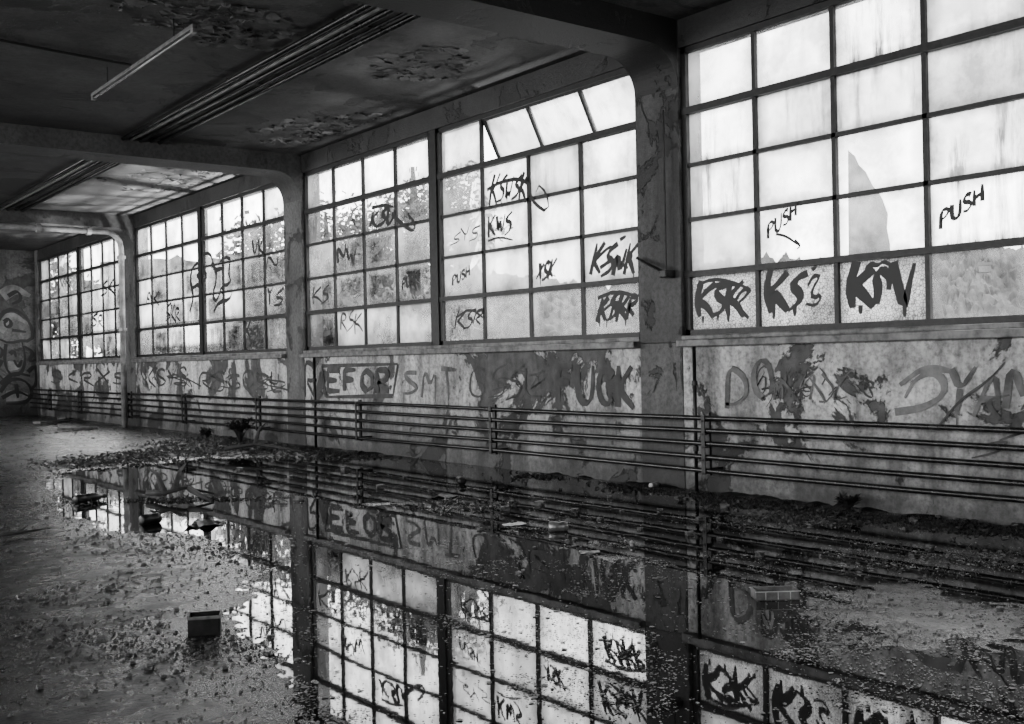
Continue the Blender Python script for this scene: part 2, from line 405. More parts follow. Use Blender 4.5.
# tight angular tag, first pane
G(722, 300, .075, [(702, 281), (697, 300), (700, 317)], [(716, 283), (704, 294), (699, 301), (708, 307), (714, 318)], [(728, 284), (717, 289), (718, 297), (726, 302), (722, 312), (712, 316)], [(731, 283), (727, 300), (729, 316)], [(744, 281), (735, 290), (729, 299), (738, 305), (744, 317)])
G(722, 300, .05, [(734, 304), (742, 290), (752, 288), (744, 299), (736, 305), (749, 318)], [(704, 292), (722, 283), (740, 285)])
G(722, 300, .03, [(697, 286), (712, 279), (730, 281), (751, 289)], [(729, 312), (729, 322)], [(703, 316), (703, 323)], [(718, 314), (718, 321)])
G(790, 290, .10, [(772, 265), (766, 288), (771, 313)], [(788, 272), (777, 285), (770, 291), (779, 299), (788, 311)])
G(790, 290, .085, [(808, 273), (797, 278), (793, 287), (801, 294), (799, 303), (788, 311)])
G(790, 290, .04, [(808, 286), (813, 276), (821, 275), (813, 288), (811, 296), (817, 298), (822, 292), (818, 306), (806, 304)], [(812, 270), (817, 266)], [(774, 300), (774, 319)], [(795, 304), (795, 316)], [(778, 268), (776, 264)])
G(880, 290, .10, [(857, 261), (850, 285), (853, 308)], [(874, 268), (862, 279), (854, 286), (863, 294), (874, 307)])
G(880, 290, .085, [(876, 304), (879, 290), (876, 275), (883, 270), (890, 276), (889, 290)], [(893, 262), (898, 284), (905, 309), (909, 286), (915, 263)])
G(880, 270, .04, [(866, 270), (870, 263), (878, 266), (884, 261), (892, 266)], [(905, 306), (905, 317)], [(861, 305), (861, 314)])
# third bay
T(512, 190, 'ksWsk', 490, 203, 527, 198, 24, .05, jit=.07, slant=.15)
G(530, 195, .04, [(487, 190), (500, 182), (520, 178), (532, 186), (530, 198), (545, 213), (550, 206), (545, 190), (537, 184), (536, 192)])
T(500, 228, 'Kws', 489, 238, 513, 231, 18, .05, jit=.08)
G(500, 238, .03, [(488, 241), (500, 237), (513, 240)])
T(546, 268, 'XSK.', 536, 280, 560, 274, 18, .055, jit=.1, slant=.25)
T(612, 262, 'KsNK', 591, 275, 636, 271, 26, .065, jit=.08, slant=.2)
G(612, 262, .045, [(594, 262), (606, 250), (612, 246)], [(620, 240), (626, 236)], [(600, 268), (614, 258), (628, 268)])
T(616, 308, 'KskR', 598, 320, 636, 316, 22, .07, jit=.1, slant=.2)
G(616, 308, .045, [(598, 298), (616, 291), (637, 296)], [(602, 312), (616, 300), (628, 312)], [(610, 320), (616, 296)])
G(616, 308, .025, [(600, 318), (600, 327)], [(626, 318), (626, 326)])
T(460, 275, 'PUSH', 453, 286, 471, 275, 10, .034, jit=.04)
T(410, 280, 'PUSH', 403, 290, 419, 280, 10, .04, jit=.04)
T(467, 322, 'ksR', 455, 329, 482, 325, 15, .04, jit=.12, slant=.2)
G(470, 320, .03, [(456, 318), (470, 308), (484, 318)])
T(466, 240, 'sYs', 452, 246, 480, 240, 13, .022, jit=.16)
T(383, 218, 'KsU', 370, 228, 394, 223, 15, .07, jit=.08, slant=.2)
G(405, 222, .055, [(392, 214), (402, 224), (414, 232), (416, 224), (408, 214)], [(372, 208), (384, 205), (394, 207)])
T(346, 255, 'NW', 338, 264, 357, 260, 17, .06, jit=.12)
T(322, 297, 'ks', 313, 304, 330, 301, 13, .045, jit=.14)
T(352, 325, 'Rsk', 341, 331, 362, 329, 14, .04, jit=.14)
# second bay: large outlined figure
G(200, 285, .085, [(190, 312), (194, 296), (190, 280), (193, 266), (200, 262), (202, 256), (208, 252), (213, 258), (212, 268)], [(193, 288), (199, 284), (205, 292), (202, 308)], [(197, 276), (202, 270), (208, 276), (203, 282), (197, 276)], [(199, 312), (206, 300)])
G(225, 285, .085, [(212, 262), (218, 275), (212, 298), (218, 302), (221, 286), (232, 284), (228, 270), (232, 260), (226, 256), (220, 262)], [(214, 312), (219, 302), (230, 300), (233, 290)], [(216, 270), (224, 268)])
T(259, 248, 'Vk', 253, 256, 265, 254, 15, .055, jit=.12)
T(172, 316, 'skR', 166, 322, 181, 321, 14, .055, jit=.14)
T(152, 300, 'Ak', 146, 305, 159, 304, 14, .055, jit=.14)
T(275, 300, 'Ys', 267, 306, 284, 304, 14, .055, jit=.14)
T(254, 335, 'ksX', 246, 340, 262, 339, 14, .055, jit=.14)
T(272, 262, 'N', 268, 270, 282, 268, 16, .045, jit=.14)
# first bay
T(65, 285, 'Xk', 60, 290, 71, 289, 12, .06, jit=.14); T(110, 290, 'sk', 102, 296, 115, 295, 14, .07, jit=.14); T(98, 322, 'sR', 92, 326, 104, 325, 11, .06, jit=.14)

WX = 6.956
def wall_tag(fn, mt_='faint'):
    mb = MB(); fn(mb); mb.build('graffiti', M[mt_], wall)
def scr(m_, x0, x1, yt, yb_, n_, w_):
    for _ in range(n_):
        x = random.uniform(x0, x1); pts = [(x+random.uniform(-14, 14), random.uniform(yt, yb_)) for _ in range(random.randint(3, 5))]
        line(m_, pts, w_, WX, sm=2)
wall_tag(lambda m_: text(m_, 'FUCK', 558, 402, 638, 406, 36, .08, WX, .03), 'spray')
wall_tag(lambda m_: (text(m_, 'EFOR', 328, 391, 394, 392, 21, .09, WX, .02, sm=0), [line(m_, q, .05, WX, sm=0) for q in ([(322, 366), (398, 364)], [(398, 364), (393, 396)], [(393, 396), (326, 397)], [(326, 397), (322, 366)])]), 'spray')
wall_tag(lambda m_: text(m_, 'SMT', 404, 394, 458, 395, 26, .06, WX, .1), 'faint2')
wall_tag(lambda m_: (text(m_, 'GssL', 470, 394, 545, 396, 26, .03, WX, .12), scr(m_, 470, 545, 368, 398, 5, .015)), 'spray')
wall_tag(lambda m_: text(m_, 'KR', 292, 398, 318, 398, 30, .07, WX, .1), 'tag')
wall_tag(lambda m_: (text(m_, 'RSGOSL', 200, 389, 286, 391, 18, .05, WX, .1), scr(m_, 205, 285, 370, 392, 8, .03)), 'spray')
wall_tag(lambda m_: (text(m_, 'KSYS', 146, 386, 190, 387, 17, .05, WX, .1), scr(m_, 150, 190, 370, 388, 6, .03)), 'spray')
wall_tag(lambda m_: text(m_, 'SKRXS', 50, 383, 128, 384, 12, .06, WX, .1), 'spray')
wall_tag(lambda m_: (text(m_, 'DO', 727, 404, 778, 402, 36, .05, WX, .1), scr(m_, 780, 850, 366, 404, 9, .02)), 'faint2')
wall_tag(lambda m_: (text(m_, 'DO', 729, 405, 780, 403, 36, .02, WX, .1), scr(m_, 730, 900, 368, 400, 8, .015)), 'spray')
wall_tag(lambda m_: [line(m_, q, .06, WX) for q in ([(895, 412), (925, 408), (948, 392), (938, 370), (915, 378), (905, 398)], [(900, 385), (925, 366), (955, 372)])])
wall_tag(lambda m_: text(m_, 'YAN', 945, 418, 1035, 406, 46, .05, WX, .08, slant=.15), 'faint2')
wall_tag(lambda m_: [line(m_, q, .03, WX) for q in ([(940, 425), (960, 400), (990, 380), (1005, 362)], [(1000, 420), (985, 400), (1010, 395)])], 'spray')
wall_tag(lambda m_: [line(m_, q, .025, WX) for q in ([(985, 445), (1010, 440), (1000, 452), (972, 458)], [(1024, 432), (1000, 440)])], 'spray')
wb = bpy.data.objects['wall_back']
mb = MB(); EX = YE-.002
for q in ([(-6, 336), (-2, 318), (8, 308), (22, 312), (32, 326), (33, 342), (22, 340), (8, 344), (-6, 336)], [(6, 344), (4, 362), (10, 376), (22, 374), (26, 358), (22, 342)], [(10, 354), (14, 350), (16, 357)],
          [(0, 392), (10, 378), (26, 380), (34, 394), (24, 404), (6, 404)], [(4, 322), (9, 318), (12, 325), (6, 328), (4, 322)], [(28, 372), (36, 364), (37, 384), (30, 390)], [(16, 384), (18, 398)], [(2, 360), (-4, 372), (4, 380)],
          [(-6, 344), (4, 350), (0, 358)], [(24, 346), (34, 352), (28, 362), (36, 360)], [(8, 296), (18, 290), (22, 300), (12, 304)], [(0, 384), (14, 372), (30, 376)], [(12, 330), (26, 332)], [(2, 398), (16, 390), (32, 398)], [(14, 360), (18, 368), (22, 360)]):
    line(mb, q, .09, EX-.009, ax=1)
mb.build('graffiti', M['tag'], wb)
mb = MB()
for q in ([(-2, 330), (12, 314), (28, 324)], [(8, 366), (20, 366)], [(6, 396), (28, 396)], [(2, 296), (14, 288), (30, 296)]): line(mb, q, .25, EX, ax=1)
mb.build('graffiti', M['faint'], wb)

# ------------------------------------------------------------------ heating pipes
PXP = 6.76
root = tag(empty('heating_pipes', (PXP, 10, 0)), 'five rusty horizontal heating pipes on brackets along the wall below the windows', 'pipes')
for k in range(5):
    p = MB(); z = .215+.11*k; pts = [(PXP, YB+.3+i*1.5, z+.006*math.sin(i*1.3+k)) for i in range(24)]; pts[-1] = (PXP, 28.6, z)
    o = p.tube(pts, .021, 10) or p.build('pipe', M['pipe'], smooth=True); o.data.transform(Matrix.Translation(-root.location)); o.parent = root
for y in [hit(px, 430, 0, PXP)[1] for px in (705, 492, 358, 258, 184, 130, 80, 50)]+[3.1, .1, -2.9, -5.9]:
    p = MB(); p.box(PXP+.025, PXP+.05, y-.025, y+.025, .17, .70); p.box(PXP-.03, PXP-.022, y-.02, y+.02, .18, .68)
    for q in range(5):
        z = .215+.11*q; p.box(PXP-.03, PXP+.04, y-.012, y+.012, z-.032, z-.02)
    p.box(PXP+.04, 6.955, y-.015, y+.015, .62, .65); p.box(PXP+.04, 6.955, y-.015, y+.015, .2, .23)
    o = p.build('bracket', M['dark']); o.data.transform(Matrix.Translation(-root.location)); o.parent = root

def vpipe(px, z0, z1, r, mt_, label, x=6.8):
    y = hit(px, 400, 0, x)[1]; o = empty('drain_pipe', (x, y, z0)); tag(o, label, 'pipe')
    p = MB(); p.tube([(0, 0, 0), (0, 0, z1-z0)], r, 12); p.build('pipe', mt_, o, smooth=True)
    for z in (.3, .75):
        if z < z1-z0: q = MB(); q.tube([(0, 0, (z1-z0)*z-.02), (0, 0, (z1-z0)*z+.02)], r*1.5, 12); q.build('clamp', mt_, o)
vpipe(695, 0, 1.26, .016, M['dark'], 'thin dark drain pipe on the wall below the nearest window bay', 6.86)
vpipe(315, 0, 1.26, .02, M['dark'], 'thin dark drain pipe below the left edge of the third window bay', 6.86)
o = tag(empty('service_pipe', (6.66, 21.0, 0)), 'pale thick pipe running under the far beam and down beside the wall to the floor', 'pipe')
p = MB(); pts = [(XL+.1-6.66, 0, 3.78), (-.3, 0, 3.78)]+[(-.3+.3*math.sin(t), 0, 3.48+.3*math.cos(t)) for t in (.4, .8, 1.2, 1.57)]+[(0, 0, .0)]
p.tube(pts, .055, 14); p.build('pipe', M['palepipe'], o, smooth=True)
for x in (-.6, -1.5, -3, -4.5):
    q = MB(); q.tube([(x-.04, 0, 3.78), (x+.04, 0, 3.78)], .085, 14); q.build('flange', M['palepipe'], o)
for z in (3.3, 1.9):
    q = MB(); q.tube([(0, 0, z-.03), (0, 0, z+.03)], .08, 14); q.build('flange', M['palepipe'], o)

# ------------------------------------------------------------------ ceiling services
names = ['farthest', 'second farthest', 'middle', 'nearest']
for i, (a, b_) in enumerate([(21.77, 28.6), (14.47, 21.2), (7.09, 13.9), (-.18, 6.55)]):
    o = tag(empty('cable_tray', (4.7, (a+b_)/2, CE-.005)), 'long run of dark parallel conduits under the ceiling of the %s bay' % names[i], 'conduits')
    for k in range(5):
        p = MB(); x = -.24+.11*k+(.03 if k > 2 else 0); L = (b_-a)/2-.01; p.tube([(x, -L, -.035), (x, L, -.035)], .018 if k % 2 else .026, 8); p.build('conduit', M['pipe'] if k != 1 else M['palepipe'], o, smooth=True)
    for k in range(3):
        y = -(b_-a)/2+1.1+k*2.3; p = MB(); p.box(-.27, .26, y-.008, y+.008, -.012, -.006); p.build('clamp', M['pipe'], o)
lc = (hit(93, 97, 2, 3.95)+hit(195, 28, 2, 3.95))/2; ld = hit(195, 28, 2, 3.95)-hit(93, 97, 2, 3.95); LH = ld.length/2
o = tag(empty('fluorescent_lamp', tuple(lc), math.atan2(ld.y, ld.x)-math.pi/2), 'long thin fluorescent batten lamp hanging askew below the ceiling', 'lamp')
p = MB(); p.box(-.022, .022, -LH, LH, 0, .035); p.build('housing', M['stone'], o, bevel=.004)
p = MB(); p.tube([(0, -LH+.05, -.02), (0, LH-.05, -.02)], .011, 10); p.build('tube', M['tube'], o, smooth=True)
for y in (-LH+.03, LH-.03): p = MB(); p.box(-.018, .018, y-.03, y+.03, -.035, .0); p.build('end_cap', M['tin'], o)
for y in (-.9, .9): p = MB(); p.tube([(0, y, .035), (0, y, CE-3.95)], .006, 6); p.build('hanger', M['dark'], o)
c0 = hit(131, 65, 2, CE-.02); c1_ = hit(-20, 36, 2, CE-.02)
o = tag(empty('ceiling_cable', tuple(c0)), 'thin black cable stapled across the ceiling towards the hanging lamp', 'cable')
p = MB(); dd = c1_-c0; p.tube([dd*4, dd, dd*.5+Vector((0, .02, 0)), (0, 0, 0)], .014, 6); p.build('cable', M['tag'], o)

# flaking paint patches
def ceil_hit(px, py): return hit(px, py, 2, CE)
fk = MB()
for (px, py, rx, ry, cnt) in [(185, 12, .45, .5, 170), (245, 32, .5, .55, 170), (425, 66, .45, .6, 170), (310, 132, .6, .8, 200), (175, 181, .9, 1.2, 220), (215, 20, .3, .5, 60), (350, 125, .4, .6, 100)]:
    c_ = ceil_hit(px, py)
    for _ in range(cnt):
        a = random.uniform(0, 6.28); r = random.choice([random.uniform(.8, 1.1), random.random()])
        x = c_.x+rx*r*math.cos(a)*(1+.2*math.sin(a*5)); y = c_.y+ry*r*math.sin(a)*(1+.2*math.sin(a*3+1)); s_ = random.uniform(.02, .09); t = random.uniform(0, 6.28)
        if x > 6.7: continue
        z = CE-.002-random.uniform(0, .002); n_ = random.randint(5, 8)
        fk.quad(*[(x+math.cos(t+k*6.283/n_)*s_*random.uniform(.35, 1.2), y+math.sin(t+k*6.283/n_)*s_*random.uniform(.35, 1.2), z-(random.uniform(.004, .02) if k < 2 else 0)) for k in range(n_)])
o = fk.build('peeling_paint', M['flake'], ceil); o['kind'] = 'stuff'

# window opener on pier
c0 = hit(637, 258, 0, 6.90); c1_ = hit(667, 274, 0, 6.84); c2_ = hit(658, 112, 0, 6.90)
o = tag(empty('window_opener', c1_), 'dark iron window opener rod and crank on the pier between the two nearest bays', 'crank')
p = MB(); p.tube([c0-c1_, Vector((0, 0, 0))], .014, 8); p.build('crank_arm', M['dark'], o)
p = MB(); p.tube([(0.05, .06, .05), (.05, .06, c2_.z-c1_.z)], .010, 8); p.build('rod', M['dark'], o)
p = MB(); p.box(-.02, .1, .0, .08, -.03, .04); p.build('gearbox', M['dark'], o, bevel=.008)

# ------------------------------------------------------------------ floor and water
wp = [(55, 474), (100, 467), (150, 462), (230, 457), (320, 455), (420, 461), (500, 467), (600, 478), (700, 495), (800, 506), (900, 516), (1024, 532), (1300, 570),
      (1500, 900), (700, 1500), (340, 900), (312, 724), (290, 680), (255, 640), (232, 610), (258, 575), (232, 550), (190, 534), (120, 532), (66, 514)]
poly = [tuple(fl(*q)[:2]) for q in wp]
def sdf(X_, Y_):
    d = np.full(X_.shape, 1e9); ins = np.zeros(X_.shape, bool); n_ = len(poly)
    for i in range(n_):
        ax_, ay_ = poly[i]; bx_, by_ = poly[(i+1) % n_]; ex, ey = bx_-ax_, by_-ay_
        t = np.clip(((X_-ax_)*ex+(Y_-ay_)*ey)/(ex*ex+ey*ey), 0, 1)
        d = np.minimum(d, np.hypot(X_-ax_-t*ex, Y_-ay_-t*ey))
        cnd = ((ay_ > Y_) != (by_ > Y_))
        with np.errstate(divide='ignore', invalid='ignore'): xs_ = ax_+(Y_-ay_)*ex/(ey if ey else 1e-9)
        ins ^= (cnd & (X_ < xs_))
    return np.where(ins, d, -d)
isl = [(180, 500, .6, .08, .024), (520, 522, .35, .2, .02), (590, 530, .4, .3, .024), (470, 507, .6, .2, .022), (620, 556, .3, .25, .02), (780, 520, .5, .2, .025),
       (960, 560, .8, .30, .024), (860, 590, .45, .22, .028), (1000, 630, .5, .22, .040), (930, 618, .6, .22, .042), (820, 650, .25, .1, .020), (390, 503, .6, .25, .022), (330, 495, .6, .2, .020), (690, 560, .3, .2, .020), (450, 620, .2, .15, .016), (360, 600, .2, .2, .014), (500, 560, .3, .2, .022), (560, 600, .3, .15, .018), (430, 545, .3, .2, .018)]
isw = [(*fl(a, b2)[:2], c_, d_, e_) for a, b2, c_, d_, e_ in isl]
rid = [(110, 463, .7, .3, .035), (160, 456, .7, .3, .04), (215, 450, .7, .3, .05), (275, 452, .7, .3, .04), (200, 443, .6, .4, .04), (330, 457, .7, .2, .035), (870, 508, .9, .2, .020), (950, 518, .8, .2, .020), (770, 502, .5, .15, .020), (560, 476, .6, .2, .022), (650, 487, .4, .2, .025), (740, 497, .3, .15, .02), (1010, 528, .5, .15, .02)]
isr = [(*fl(a, b2)[:2], c_, d_, e_) for a, b2, c_, d_, e_ in rid]
def fr(fn, A, B): return np.array([fn(float(a), float(b2)) for a, b2 in zip(A.ravel(), B.ravel())]).reshape(A.shape)
def blobs(L, X_, Y_):
    r = 0
    for (cx, cy, rx, ry, am) in L:
        u = (X_-cx)*R0.x+(Y_-cy)*R0.y; v_ = (X_-cx)*F0.x+(Y_-cy)*F0.y
        r = r+am*np.exp(-(u/rx)**2-(v_/(ry*1.8))**2)
    return r
def height(X_, Y_):
    s_ = sdf(X_, Y_); h_ = np.clip(-s_*.05, -.022, .02)
    mod = fr(lambda a, b2: noise.fractal(Vector((a*3.2, b2*3.2, 9)), 1.0, 2.0, 5), X_, Y_)
    nz = fr(lambda a, b2: noise.fractal(Vector((a*1.6, b2*1.6, 3.1)), 1.0, 2.0, 4)*.005+noise.fractal(Vector((a*14, b2*14, 0)), .7, 2.1, 4)*.008, X_, Y_)
    h_ = h_+blobs(isw, X_, Y_)*np.clip(.75+.9*mod, 0, 2)+nz
    h_ = np.where(h_ > .001, .001+(h_-.001)*.25, h_)
    return h_+blobs(isr, X_, Y_)*np.clip(.4+2.4*mod, .0, 2)
xs = np.concatenate([np.arange(XL, -2, .25), np.arange(-2, 0, .05), np.arange(0, 7.0, .022)]); xs[-1] = 6.97
ys_ = [YB, -4, -1, 1]
while ys_[-1] < YE: ys_.append(ys_[-1]+(.014+.0050*max(0, ys_[-1])))
ys_[-1] = YE; ysn = np.array(ys_)
GX_, GY_ = np.meshgrid(xs, ysn); HZ = height(GX_, GY_)
sb = [(*fl(a, b2)[:2], c_, d_, e_) for a, b2, c_, d_, e_ in [(930, 618, .75, .25, 1.0), (1010, 640, .4, .2, .9), (850, 595, .4, .2, .7), (10, 452, 2.4, 1.8, 1.6), (60, 440, 1.2, 1.2, .8), (185, 545, .4, .2, .4), (215, 575, .25, .15, .5), (600, 545, .4, .3, .5), (480, 510, .8, .3, .4), (700, 590, .3, .2, .3)]]  # silty patches; the far-left blobs paint pooled daylight into the floor colour
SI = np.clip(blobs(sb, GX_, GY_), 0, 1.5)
nx, ny = len(xs), len(ysn)
vv = np.stack([GX_.ravel(), GY_.ravel(), HZ.ravel()], 1)
ff = [(j*nx+i, j*nx+i+1, (j+1)*nx+i+1, (j+1)*nx+i) for j in range(ny-1) for i in range(nx-1)]
me = bpy.data.meshes.new('floor'); me.from_pydata(vv.tolist(), [], ff); me.materials.append(M['floor'])
me.polygons.foreach_set('use_smooth', [True]*len(me.polygons))
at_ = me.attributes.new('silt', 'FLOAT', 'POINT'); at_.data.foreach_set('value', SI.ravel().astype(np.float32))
flo = bpy.data.objects.new('floor', me); C.objects.link(flo); tag(flo, kind='structure', label='uneven dirty concrete floor')
wq = MB(); wq.quad((XL+.05, .5, 0), (6.92, .5, 0), (6.92, 24, 0), (XL+.05, 24, 0))
tag(wq.build('puddle', M['water']), 'still black puddle mirroring the windows across the floor', 'puddle', kind='stuff')
def hz(x, y): return max(0.0, float(height(np.array([[x]]), np.array([[y]]))[0, 0]))
def hfast(x, y):
    i = min(nx-1, max(0, int(np.searchsorted(xs, x)))); j = min(ny-1, int(np.searchsorted(ysn, y))); return float(HZ[j, i])

lt = MB(); cnt = 0; tries = 0
while cnt < 18000 and tries < 500000:
    tries += 1
    px = random.uniform(60, 1040); py = random.uniform(462, 735); p = fl(px, py)
    if p.x > 6.85: continue
    h_ = hfast(p.x, p.y)
    nn = noise.fractal(Vector((p.x*1.3, p.y*1.0, 8)), 1, 2, 5)
    shore = 1 if -.010 < h_ < .0 else .3
    if h_ > .0 or random.random() > shore*(1.0 if nn > .0 else .13)*(1 if px > 420 else (.5 if px > 260 else .15)): continue
    s_ = random.uniform(.0012, .0062)*(.7+.07*p.y)*(2.2 if random.random() < .05 else 1); t = random.uniform(0, 6.28)
    lt.quad(*[(p.x+s_*random.uniform(.6, 1.5)*math.cos(t+k*1.25), p.y+s_*random.uniform(.6, 1.5)*math.sin(t+k*1.25), .0015+random.uniform(0, .003)) for k in range(5)])
    cnt += 1
tag(lt.build('floating_litter', M['litter']), 'fine crumbs and leaf bits floating over the black puddle', 'litter', kind='stuff')
ico = bmesh.new(); bmesh.ops.create_icosphere(ico, subdivisions=1, radius=1); iv = [v_.co.copy() for v_ in ico.verts]; if_ = [[v_.index for v_ in f_.verts] for f_ in ico.faces]; ico.free()
cr = MB(); cnt = 0
while cnt < 9000:
    px = random.uniform(-10, 1040); py = random.triangular(425, 740, 640) if random.random() < .5 else random.uniform(430, 560); p = fl(px, py)
    if p.x > 6.85 or p.y > 28: continue
    h_ = hfast(p.x, p.y)
    if h_ < -.002: continue
    nn = noise.fractal(Vector((p.x*.9, p.y*.9, 2)), 1, 2, 4)
    if nn < 0 and random.random() > .25: continue
    s_ = random.uniform(.0015, .007)*(.6+.08*p.y)*(2.4 if random.random() < .07 else 1)
    cr.add([(p.x+q.x*s_*random.uniform(.6, 1.3), p.y+q.y*s_*random.uniform(.6, 1.3), max(h_, 0)+s_*.3+q.z*s_*.6*random.uniform(.6, 1.3)) for q in iv], if_); cnt += 1
tag(cr.build('rubble_crumbs', M['stone']), 'scattered grit and plaster crumbs over the damp floor', 'rubble', kind='stuff')
# dark rotting litter banked along the wall
dl = MB()
for (cx, cy, rx, ry, am) in isr*2+isr[6:]*2+[isw[0], isw[3], isw[5], isw[6]]:
    for _ in range(620):
        u = random.gauss(0, .6)*rx; v_ = random.gauss(0, .6)*ry*1.8; x = cx+u*R0.x+v_*F0.x; y = cy+u*R0.y+v_*F0.y
        if x > 6.8 or y > 28: continue
        h_ = hfast(x, y)
        if h_ < -.014: continue
        s_ = random.uniform(.008, .035)*(.5+.05*y); d_ = Vector((random.uniform(-1, 1), random.uniform(-1, 1), random.uniform(-.3, .9))).normalized(); e_ = d_.orthogonal().normalized()
        c_ = Vector((x, y, max(0, h_)+s_*.35))
        dl.quad(c_-d_*s_, c_+e_*s_*.4, c_+d_*s_, c_-e_*s_*.4)
tag(dl.build('rotting_leaves', M['darklitter']), 'dark rotting leaves and shreds banked along the foot of the wall', 'litter', kind='stuff')

# larger lumps
def lump():
    bm = bmesh.new(); bmesh.ops.create_cube(bm, size=1); bmesh.ops.subdivide_edges(bm, edges=bm.edges, cuts=2, use_grid_fill=True)
    for v_ in bm.verts: v_.co += Vector((random.uniform(-.12, .12), random.uniform(-.12, .12), random.uniform(-.12, .12)))
    me = bpy.data.meshes.new('concrete_lump'); bm.to_mesh(me); bm.free(); me.materials.append(M['stone']); return me
lm = [lump() for _ in range(4)]
spots = [(460, 483), (495, 489), (610, 498), (648, 490), (742, 504), (820, 512), (870, 516), (915, 522), (960, 530), (590, 556), (535, 548), (118, 459), (150, 451), (182, 448), (212, 442), (262, 449), (300, 459), (345, 470), (1000, 612), (880, 640), (60, 640), (110, 590), (40, 690), (150, 670), (268, 655), (20, 600),
         (405, 478), (430, 492), (540, 505), (575, 512), (600, 520), (640, 530), (660, 512), (700, 520), (720, 540), (505, 510), (480, 530), (845, 520), (895, 508), (985, 532), (790, 530), (610, 575), (520, 575), (660, 580), (300, 500), (350, 515), (95, 482), (240, 470), (290, 478), (380, 488), (930, 548), (760, 556),
         (800, 510), (832, 526), (858, 512), (884, 522), (906, 530), (938, 520), (952, 540), (972, 524), (1005, 538), (1015, 528), (770, 508), (752, 516), (725, 508), (680, 500), (560, 490), (525, 484), (575, 540), (622, 512), (690, 535)]
for i, (px, py) in enumerate(spots):
    p = fl(px, py); d_ = p.length; o = bpy.data.objects.new('concrete_lump', lm[i % 4]); C.objects.link(o)
    s_ = random.uniform(3.5, 8.5)*d_/1068; o.scale = (s_, s_*random.uniform(.6, 1), s_*.55); o.location = (p.x, p.y, hz(p.x, p.y)+s_*.2); o.rotation_euler = (0, 0, random.uniform(0, 3))
    tag(o, 'small broken lump of concrete lying in the wet grime on the floor', 'rubble', 'broken concrete lumps on the floor')

# tin box
p = fl(205, 634); o = tag(empty('tin_box', (p.x, p.y, hz(p.x, p.y)), -.45), 'small dark open metal box standing at the left edge of the puddle', 'box')
q = MB(); a = .068; d_ = .05; h_ = .085; t = .004
q.box(-a, a, -d_, -d_+t, 0, h_); q.box(-a, a, d_-t, d_, 0, h_); q.box(-a, -a+t, -d_, d_, 0, h_); q.box(a-t, a, -d_, d_, 0, h_); q.box(-a, a, -d_, d_, 0, t); q.build('body', M['dark'], o)
q = MB(); q.box(-a-.004, a+.004, -d_-.004, -d_, h_-.012, h_); q.box(-a-.004, a+.004, d_, d_+.004, h_-.012, h_); q.box(-a-.004, -a, -d_, d_, h_-.012, h_); q.box(a, a+.004, -d_, d_, h_-.012, h_); q.build('rim', M['wood'], o)
def lathe(prof, n_=20):
    q_ = MB(); q_.v = [(x, r*math.cos(2*math.pi*k/n_), r*math.sin(2*math.pi*k/n_)) for x, r in prof for k in range(n_)]
    q_.f = [(i*n_+k, i*n_+(k+1) % n_, (i+1)*n_+(k+1) % n_, (i+1)*n_+k) for i in range(len(prof)-1) for k in range(n_)]; return q_
def can(px, py, rz, label, mt_, k=1):
    p = fl(px, py); o = tag(empty('drink_can', (p.x, p.y, hz(p.x, p.y)+.028*k), rz), label, 'can')
    o.scale = (k, k, k)
    lathe([(-.058, .0), (-.058, .024), (-.05, .033), (-.01, .031), (.01, .028), (.03, .033), (.05, .033), (.058, .026)]).build('body', mt_, o, smooth=True)
    lathe([(.058, .026), (.061, .027), (.061, .024), (.055, .022), (.055, 0)]).build('end_rim', M['tin'], o)
can(558, 531, -.6, 'dented pale can half sunk in the puddle in the middle of the floor', M['tin'], 1.1)
can(461, 484, 1.2, 'dark crushed can near the pipes left of the middle of the wall', M['dark'], 1.2)
can(150, 524, .2, 'rusty can lying beside the twig at the far end of the puddle', M['dark'], 1.3)
def bottle(px, py, rz, label, mt_, k=1):
    p = fl(px, py); o = tag(empty('plastic_bottle', (p.x, p.y, hz(p.x, p.y)+.03*k), rz), label, 'bottle'); o.scale = (k, k, k)
    lathe([(-.12, 0), (-.12, .028), (-.11, .034), (-.05, .033), (-.04, .03), (-.03, .034), (.04, .034), (.08, .02), (.095, .013), (.11, .012)]).build('body', mt_, o, smooth=True)
    lathe([(.108, .015), (.126, .015), (.126, 0)]).build('cap', M['dark'], o)
bottle(632, 546, .9, 'pale squashed plastic bottle in the puddle right of the can', M['tin'], .5)
bottle(655, 488, .3, 'pale bottle lying in the grime at the foot of the pier', M['white'], .7)
bottle(90, 502, .3, 'dark bottle lying at the far left end of the puddle', M['dark'], 1.2)
p = fl(775, 598); o = tag(empty('plastic_tray', (p.x, p.y, .0), -.62), 'battered shallow plastic tray with ribs lying in the puddle at right', 'tray')
q = MB(); L, W_, h_ = .105, .055, .045
for (x0, x1, y0, y1) in ((-L, L, -W_, -W_+.005), (-L, L, W_-.005, W_), (-L, -L+.005, -W_, W_), (L-.005, L, -W_, W_)): q.box(x0, x1, y0, y1, 0, h_)
q.box(-L, L, -W_, W_, 0, .006); q.build('body', M['wood'], o)
q = MB(); q.box(-L-.004, L+.004, -W_-.004, -W_+.002, h_-.004, h_); q.box(-L-.004, L+.004, W_-.002, W_+.004, h_-.004, h_)
for x in (-.06, 0, .06): q.box(x-.002, x+.002, -W_-.003, -W_, .005, h_)
q.build('rim', M['white'], o)
